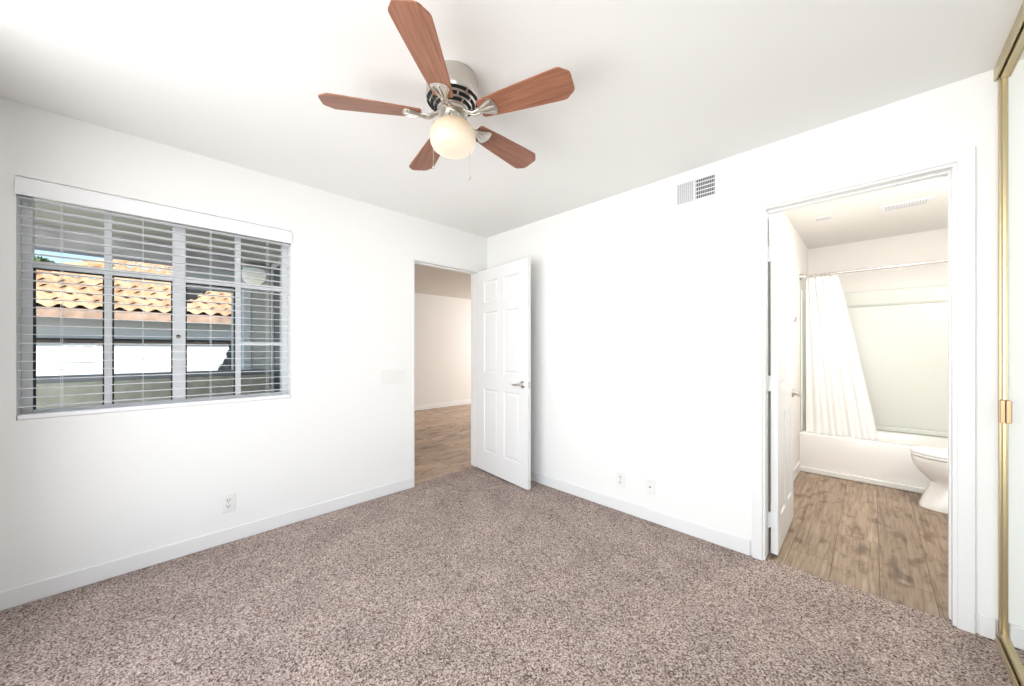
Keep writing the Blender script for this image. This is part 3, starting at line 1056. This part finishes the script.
for i in range(7):
    s = (i + .3) / 7
    xx = cxl + (-0.235 - cxl) * s
    w = MB()
    pts = [(xx, RY + 0.019 * math.cos(a), RZc - .006 + 0.024 * math.sin(a)) for a in [2 * PI * k / 16 for k in range(17)]]
    w.tube(pts, 0.0022, 6)
    w.build('curtain_ring', M['chrome'], cur, smooth=60)
# robe hook on left wall
hk = empty('robe_hook', (BX0, 3.98, 1.42))
tag(hk, 'small chrome double robe hook on the bathroom side wall', 'hook')
hy_, hz_ = 3.98, 1.50
w = MB()
seg = 20
w.loft([[(BX0 + a, hy_ + r * math.cos(2 * PI * i / seg), hz_ + r * math.sin(2 * PI * i / seg)) for i in range(seg)] for r, a in ((.024, 0), (.024, .006), (.012, .012), (.010, .022))])
w.build('back_plate', M['nickel'], hk, smooth=40)
for s in (-1, 1):
    w = MB()
    w.tube([(BX0 + .018, hy_, hz_), (BX0 + .04, hy_ + s * .02, hz_ - .014), (BX0 + .062, hy_ + s * .036, hz_ - .006), (BX0 + .070, hy_ + s * .044, hz_ + .018)], [.008, .008, .008, .0095], 10)
    w.build('prong', M['nickel'], hk, smooth=60)

# toilet (facing -x, tank on the right wall)
toi = empty('toilet', (0.55, 4.36, 0))
tag(toi, 'white porcelain toilet with closed lid half hidden by the door frame', 'toilet')
ty = 4.36
def oval(x0, x1, hy, z, n=40, e=2.2, flat=0.0):
    cx = (x0 + x1) / 2; hx = (x1 - x0) / 2
    pts = []
    for i in range(n):
        a = 2 * PI * i / n
        c, s = math.cos(a), math.sin(a)
        pts.append((cx + hx * math.copysign(abs(c) ** (2 / e), c), ty + hy * math.copysign(abs(s) ** (2 / e), s), z))
    return pts
w = MB()
w.loft([oval(.262, .80, .118, 0.0, e=3.2), oval(.264, .80, .116, 0.02, e=3.2), oval(.290, .80, .106, 0.10, e=2.8), oval(.315, .79, .098, 0.16, e=2.5),
        oval(.325, .78, .100, 0.205), oval(.290, .78, .130, 0.245), oval(.250, .78, .160, 0.29), oval(.228, .78, .178, 0.34), oval(.220, .78, .184, 0.385), oval(.222, .78, .183, 0.398)])
w.build('bowl', M['porcelain'], toi, smooth=50)
w = MB()
w.loft([oval(.219, .74, .184, 0.402), oval(.214, .74, .188, 0.406), oval(.214, .74, .188, 0.416), oval(.219, .74, .184, 0.419)])
w.build('seat', M['plastic'], toi, smooth=40)
w = MB()
w.loft([oval(.222, .74, .181, 0.4225), oval(.217, .74, .186, 0.427), oval(.218, .74, .185, 0.437), oval(.235, .735, .172, 0.444), oval(.28, .71, .14, 0.447)])
w.build('lid', M['plastic'], toi, smooth=40)
w = MB()
w.box(.79, BX1 - .01, ty - .21, ty + .21, 0.39, 0.76, bev=.02, seg=3)
w.build('tank', M['porcelain'], toi, smooth=40)
B(.78, BX1 - .005, ty - .22, ty + .22, 0.762, 0.80, bev=.01, seg=3).build('tank_lid', M['porcelain'], toi, smooth=40)
w = MB(); w.tube([(.79, ty - .15, .70), (.775, ty - .15, .70), (.77, ty - .09, .695)], .007, 8)
w.build('flush_lever', M['chrome'], toi, smooth=60)

# bathroom ceiling vents and lamp
def cvent(name, label, x0, x1, y0, y1, nslots, rows, mat='ventwhite'):
    r = empty(name, ((x0 + x1) / 2, (y0 + y1) / 2, BHt))
    tag(r, label, 'air vent')
    B(x0, x1, y0, y1, BHt - .007, BHt, bev=.002).build('grille_plate', M[mat], r)
    w = MB()
    mx, my = (x1 - x0) * .10, (y1 - y0) * .14
    rh = (y1 - y0 - 2 * my) / rows
    for j in range(rows):
        for i in range(nslots):
            xx = x0 + mx + (x1 - x0 - 2 * mx) * (i + .5) / nslots
            yy = y0 + my + rh * (j + .5)
            sw_ = (x1 - x0 - 2 * mx) / nslots * .22
            w.box(xx - sw_, xx + sw_, yy - rh * .38, yy + rh * .38, BHt - .0078, BHt - .006)
    w.build('slots', M['beam'], r)
cvent('ceiling_vent', 'large white bathroom ceiling vent with two rows of slots', 0.045, 0.335, 4.24, 4.42, 16, 2)
cvent('exhaust_grille', 'small square grille on the bathroom ceiling near the side wall', -0.375, -0.255, 4.20, 4.32, 6, 1)
lamp = empty('ceiling_lamp', (0.21, 3.80, BHt))
tag(lamp, 'lit flush ceiling lamp just inside the bathroom, barely in view', 'ceiling lamp')
LXc, LYc = 0.20, 3.70
MB().lathe([(0.11, BHt), (0.11, BHt - .018), (0.104, BHt - .022)], (LXc, LYc, 0), 40).build('lamp_base', M['nickel'], lamp, smooth=40)
MB().lathe([(0.10, BHt - .020), (0.094, BHt - .034), (0.07, BHt - .048), (0.035, BHt - .056), (0.004, BHt - .058)], (LXc, LYc, 0), 40).build('lamp_dome', M['lampdome'], lamp, smooth=60)

# ------------------------------------------------------------ outdoors
st(B(-40, xo - 0.03, -25, 1.19, -0.5, -0.1).build('ground', M['ground']))
def ratio(px, D):
    u = (px - 512) / 360.5
    return D * (1 + u) / (1 - u)
def zat(px, py, D):
    u = (px - 512) / 360.5
    return 1.24 + (349.5 - py) / 360.5 * D * math.sqrt(2) / (1 - u)
# patio low wall
PD = 4.5
r = empty('patio_wall', (-PD - .08, -2, -.1))
tag(r, 'low taupe stucco patio wall with a grey cap outside the window', 'low wall')
ztop = 1.24 - .0468 * PD
B(-PD - .15, -PD, -6.0, 1.0, -.1, ztop - .05).build('wall_body', M['stucco'], r)
B(-PD - .17, -PD + .0, -6.0, 1.0, ztop - .05, ztop, bev=.006).build('wall_cap', M['cap'], r)
# patio cover
r = empty('patio_cover', (-3.8, -2, 2.0))
tag(r, 'beige patio roof underside with a grey beam above the window view', 'patio cover')
B(-4.75, xo - .03, -6, 1.19, 2.22, 2.34).build('ceiling_board', M['soffit'], r)
B(-4.72, -4.58, -6, ratio(242, 4.58), 2.035, 2.22, bev=.005).build('front_beam', M['beam'], r)
B(-4.70, -4.60, ratio(180, 4.6), ratio(242, 4.6), zat(190, 288, 4.6), 2.034, bev=.004).build('hanging_panel', M['panel'], r)
# sliding glass door on the return wall of the patio
r = empty('patio_door', (-3.7, .86, 0))
tag(r, 'dark glass patio door at the right edge of the window view', 'glass door')
B(-4.28, -3.2, .875, .885, 0.0, 2.05).build('door_glass', M['darkglass'], r)
w = MB()
w.box(-4.32, -4.28, .86, .91, -.1, 2.1, bev=.004)
w.box(-3.98, -3.955, .86, .91, 0, 2.05, bev=.004)
w.box(-3.2, -3.16, .86, .91, -.1, 2.1, bev=.004)
w.box(-4.28, -3.2, .86, .91, 2.05, 2.1, bev=.004)
w.box(-4.28, -3.2, .86, .91, -.1, 0.0, bev=.004)
w.build('door_frame', M['frame'], r)
# far wing wall with trim boards
WD = 5.6
st(B(-7.2, -WD, ratio(251, WD), 1.19, -.1, 2.34).build('trim_wing_wall', M['greystucco']), 'grey-beige outdoor wall carrying the glass lantern', 'wall')
w = MB()
w.box(-WD - .05, -WD + .03, ratio(243, WD), ratio(251, WD) - .001, -.1, 2.34, bev=.01)
tag(w.build('corner_post', M['frame']), 'pale grey post at the corner of the outdoor wing wall', 'post')
st(B(-7.6, -4.3, 0.45, 1.19, 2.345, 2.56).build('added_sun_block', M['soffit']))  # slab added to keep a stray sun patch off the wing wall
# lantern
lz = zat(253, 277, WD - .2) + .02
ly = ratio(254, WD - .2)
r = empty('wall_lantern', (-WD, ly, lz))
tag(r, 'clear glass wall lantern on the outdoor wall beyond the right panes', 'wall lantern')
w = MB()
w.tube([(-WD, ly + .06, lz + .0), (-WD + .1, ly + .05, lz + .1), (-WD + .2, ly, lz + .12)], .012, 8)
w.lathe([(.07, .0), (.07, .02)], (-WD + .06, ly + .08, lz), 16)
w.lathe([(.095, .075), (.08, .1), (.03, .13)], (-WD + .2, ly, lz), 24)
w.build('bracket', M['nickel'], r, smooth=40)
MB().lathe([(.11, .075), (.125, .02), (.11, -.06), (.07, -.10), (.01, -.105)], (-WD + .2, ly, lz), 24).build('glass_shade', M['lampglass'], r, smooth=50)

# neighbour house
HD = 11.0      # eave distance
ez = 2.045     # tile bottom edge height
slope = math.tan(math.radians(30))
nb = empty('neighbour_house', (-11.6, -1, -.1))
tag(nb, 'neighbouring white stucco house with a clay tile hip roof', 'house')
# tiles
def tiles(y0, y1, rows, name):
    mb = MB()
    P, C = 0.262, 0.30
    cs, sn = math.cos(math.radians(30)), math.sin(math.radians(30))
    n = int((y1 - y0) / P * 12)
    for r_ in range(rows):
        off = 0.06 * math.sin(r_ * 2.1)
        ringsT = []
        for (d, lift) in ((-0.02, 0.010), (C + .02, -0.010)):
            dist = r_ * C + d
            row = []
            for i in range(n + 1):
                y = y0 + (y1 - y0) * i / n
                ph = 2 * PI * (y + off) / P
                s = math.sin(ph)
                h = 0.032 * s + (0.012 if s > 0 else 0) * s
                row.append((-HD - dist * cs + (-(h + lift)) * -sn * 1.0, y, ez + .05 + dist * sn + (h + lift) * cs))
            ringsT.append(row)
        low = [(x + .004, y, z - 0.022) for x, y, z in ringsT[0]]
        hid = [(x, y, z - 0.022) for x, y, z in ringsT[1]]
        mb.loft([hid, low, ringsT[0], ringsT[1]], cap=False, closed=False)
    return mb
def cut(mb, co, no):
    bmesh.ops.bisect_plane(mb.bm, geom=mb.bm.verts[:] + mb.bm.edges[:] + mb.bm.faces[:], plane_co=co, plane_no=no, clear_outer=True)
ysplit = ratio(187, 11.3)
t1 = tiles(-4.2, ysplit, 11, '')
# hip: keep the side away from the -y/back side; plane through two plan points
p0 = Vector((-12.40, -1.60, 0)); p1 = Vector((-13.75, -0.02, 0))
dv = (p1 - p0).normalized()
nrm = Vector((0, 0, 1)).cross(dv)
if nrm.dot(Vector((-12.4, -3.5, 0)) - p0) < 0: nrm = -nrm
cut(t1, p0, nrm)
cut(t1, Vector((-13.75, 0, 0)), Vector((-1, 0, 0)))
t1.build('tile_roof', M['tile'], nb, smooth=60)
t2 = tiles(ysplit, 5.5, 11, '')
q0x = -11.45
pa = Vector((-11.45, ratio(189, 11.45), 0)); pb = Vector((-12.35, ratio(213, 12.35), 0))
dv2 = (pb - pa).normalized(); n2 = Vector((0, 0, 1)).cross(dv2)
if n2.dot(Vector((-14, 1.0, 0)) - pa) < 0: n2 = -n2
cut(t2, pa, n2)
t2.build('tile_roof', M['tile'], nb, smooth=60)
# hip cap tiles
w = MB()
for i in range(7):
    a = p0 + dv * (-2.0 + i * 0.42 + .6); b = a + dv * .46
    za = ez + .05 + (-a.x - HD) * slope; zb_ = ez + .05 + (-b.x - HD) * slope
    if -a.x < HD: continue
    w.tube([(a.x, a.y, za + .03), (b.x, b.y, zb_ + .03)], [.10, .08], 12)
w.build('hip_cap', M['tile'], nb, smooth=60)
# underlay boards (dark), fascia, soffit, beam, walls
fz0, fz1 = 1.858, 2.04
B(-HD - .05, -HD, -4.2, 5.5, fz0, fz1).build('fascia', M['fascia'], nb)
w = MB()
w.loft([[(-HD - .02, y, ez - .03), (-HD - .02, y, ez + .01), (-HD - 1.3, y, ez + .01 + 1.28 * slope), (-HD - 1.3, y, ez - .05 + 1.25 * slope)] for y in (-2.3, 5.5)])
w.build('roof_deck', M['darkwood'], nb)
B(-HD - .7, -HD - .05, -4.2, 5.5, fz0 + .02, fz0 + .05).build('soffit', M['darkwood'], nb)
B(-12.6, -HD - .62, -4.0, 5.3, -.1, fz0 + .05).build('house_wall', M['whitestucco'], nb)
B(-HD - .62, -HD - .52, -4.0, 5.3, 1.38, 1.47, bev=.01).build('dark_beam', M['darkwood'], nb)
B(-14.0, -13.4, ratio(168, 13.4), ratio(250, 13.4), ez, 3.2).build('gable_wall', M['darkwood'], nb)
wd = -HD - .62
y0, y1 = ratio(63, 11.62), ratio(97, 11.62)
w = MB()
z0, z1 = .98, 1.36
for (a, b, c, d) in ((y0, y1, z1 - .04, z1), (y0, y1, z0, z0 + .04), (y0, y0 + .05, z0 + .04, z1 - .04), (y1 - .05, y1, z0 + .04, z1 - .04), ((y0 + y1) / 2 - .03, (y0 + y1) / 2 + .03, z0 + .04, z1 - .04)):
    w.box(wd, wd + .03, a, b, c, d)
f = w.build('window_trim', M['frame'], nb)
B(wd, wd + .008, y0 + .05, y1 - .05, z0 + .04, z1 - .04).build('window_pane', M['greystucco'], f)

# tree, and dark blobs in place of a roof shadow
def leafball(c, r, n, mat, size, name, root, sq=(1, 1, 1)):
    w = MB()
    bm = w.bm
    for _ in range(n):
        d = Vector((random.gauss(0, 1), random.gauss(0, 1), random.gauss(0, 1))).normalized()
        rr = r * random.uniform(.55, 1.0)
        p = Vector(c) + Vector((d.x * sq[0], d.y * sq[1], d.z * sq[2])) * rr
        a = Vector((random.uniform(-1, 1), random.uniform(-1, 1), random.uniform(-1, 1))).normalized() * size
        b = a.cross(Vector((random.uniform(-1, 1), random.uniform(-1, 1), random.uniform(-1, 1))).normalized()).normalized() * size * .5
        v = [bm.verts.new(p - a), bm.verts.new(p + b), bm.verts.new(p + a), bm.verts.new(p - b)]
        bm.faces.new(v)
    return w.build(name, mat, root)
TD = 20
tyy = ratio(30, TD)
tz = zat(34, 262, TD)
r = empty('tree', (-TD, tyy, -.1))
tag(r, 'green leafy treetop above the neighbouring roof at the left', 'tree')
leafball((-TD, tyy, tz - .35), .75, 2500, M['leaf'], .09, 'foliage_or_shadow', r, (1, 1, .75))
MB().tube([(-TD, tyy, -.1), (-TD, tyy + .05, 1.5), (-TD, tyy, tz - .3)], [.2, .15, .08], 10).build('trunk', M['bark'], r)
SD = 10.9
r = empty('shadow_blobs', (-SD, 1.62, -.1))
tag(r, 'dark scalloped blobs standing in for a roof shadow on the neighbouring white wall, above the patio wall', 'shadow_blobs')
sb = MB()  # solid dark shapes added where a roof shadow falls on the wall
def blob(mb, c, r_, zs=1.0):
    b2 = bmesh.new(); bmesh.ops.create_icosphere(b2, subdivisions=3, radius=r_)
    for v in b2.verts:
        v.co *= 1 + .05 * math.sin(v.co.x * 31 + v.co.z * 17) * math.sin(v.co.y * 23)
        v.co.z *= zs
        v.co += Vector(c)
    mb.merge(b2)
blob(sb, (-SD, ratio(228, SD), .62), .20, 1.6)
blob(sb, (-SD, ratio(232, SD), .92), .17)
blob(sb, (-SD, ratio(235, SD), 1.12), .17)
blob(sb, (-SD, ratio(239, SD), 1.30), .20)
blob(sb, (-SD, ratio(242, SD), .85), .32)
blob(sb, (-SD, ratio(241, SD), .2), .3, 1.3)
sb.build('foliage_or_shadow', M['shadowblob'], r, smooth=80)
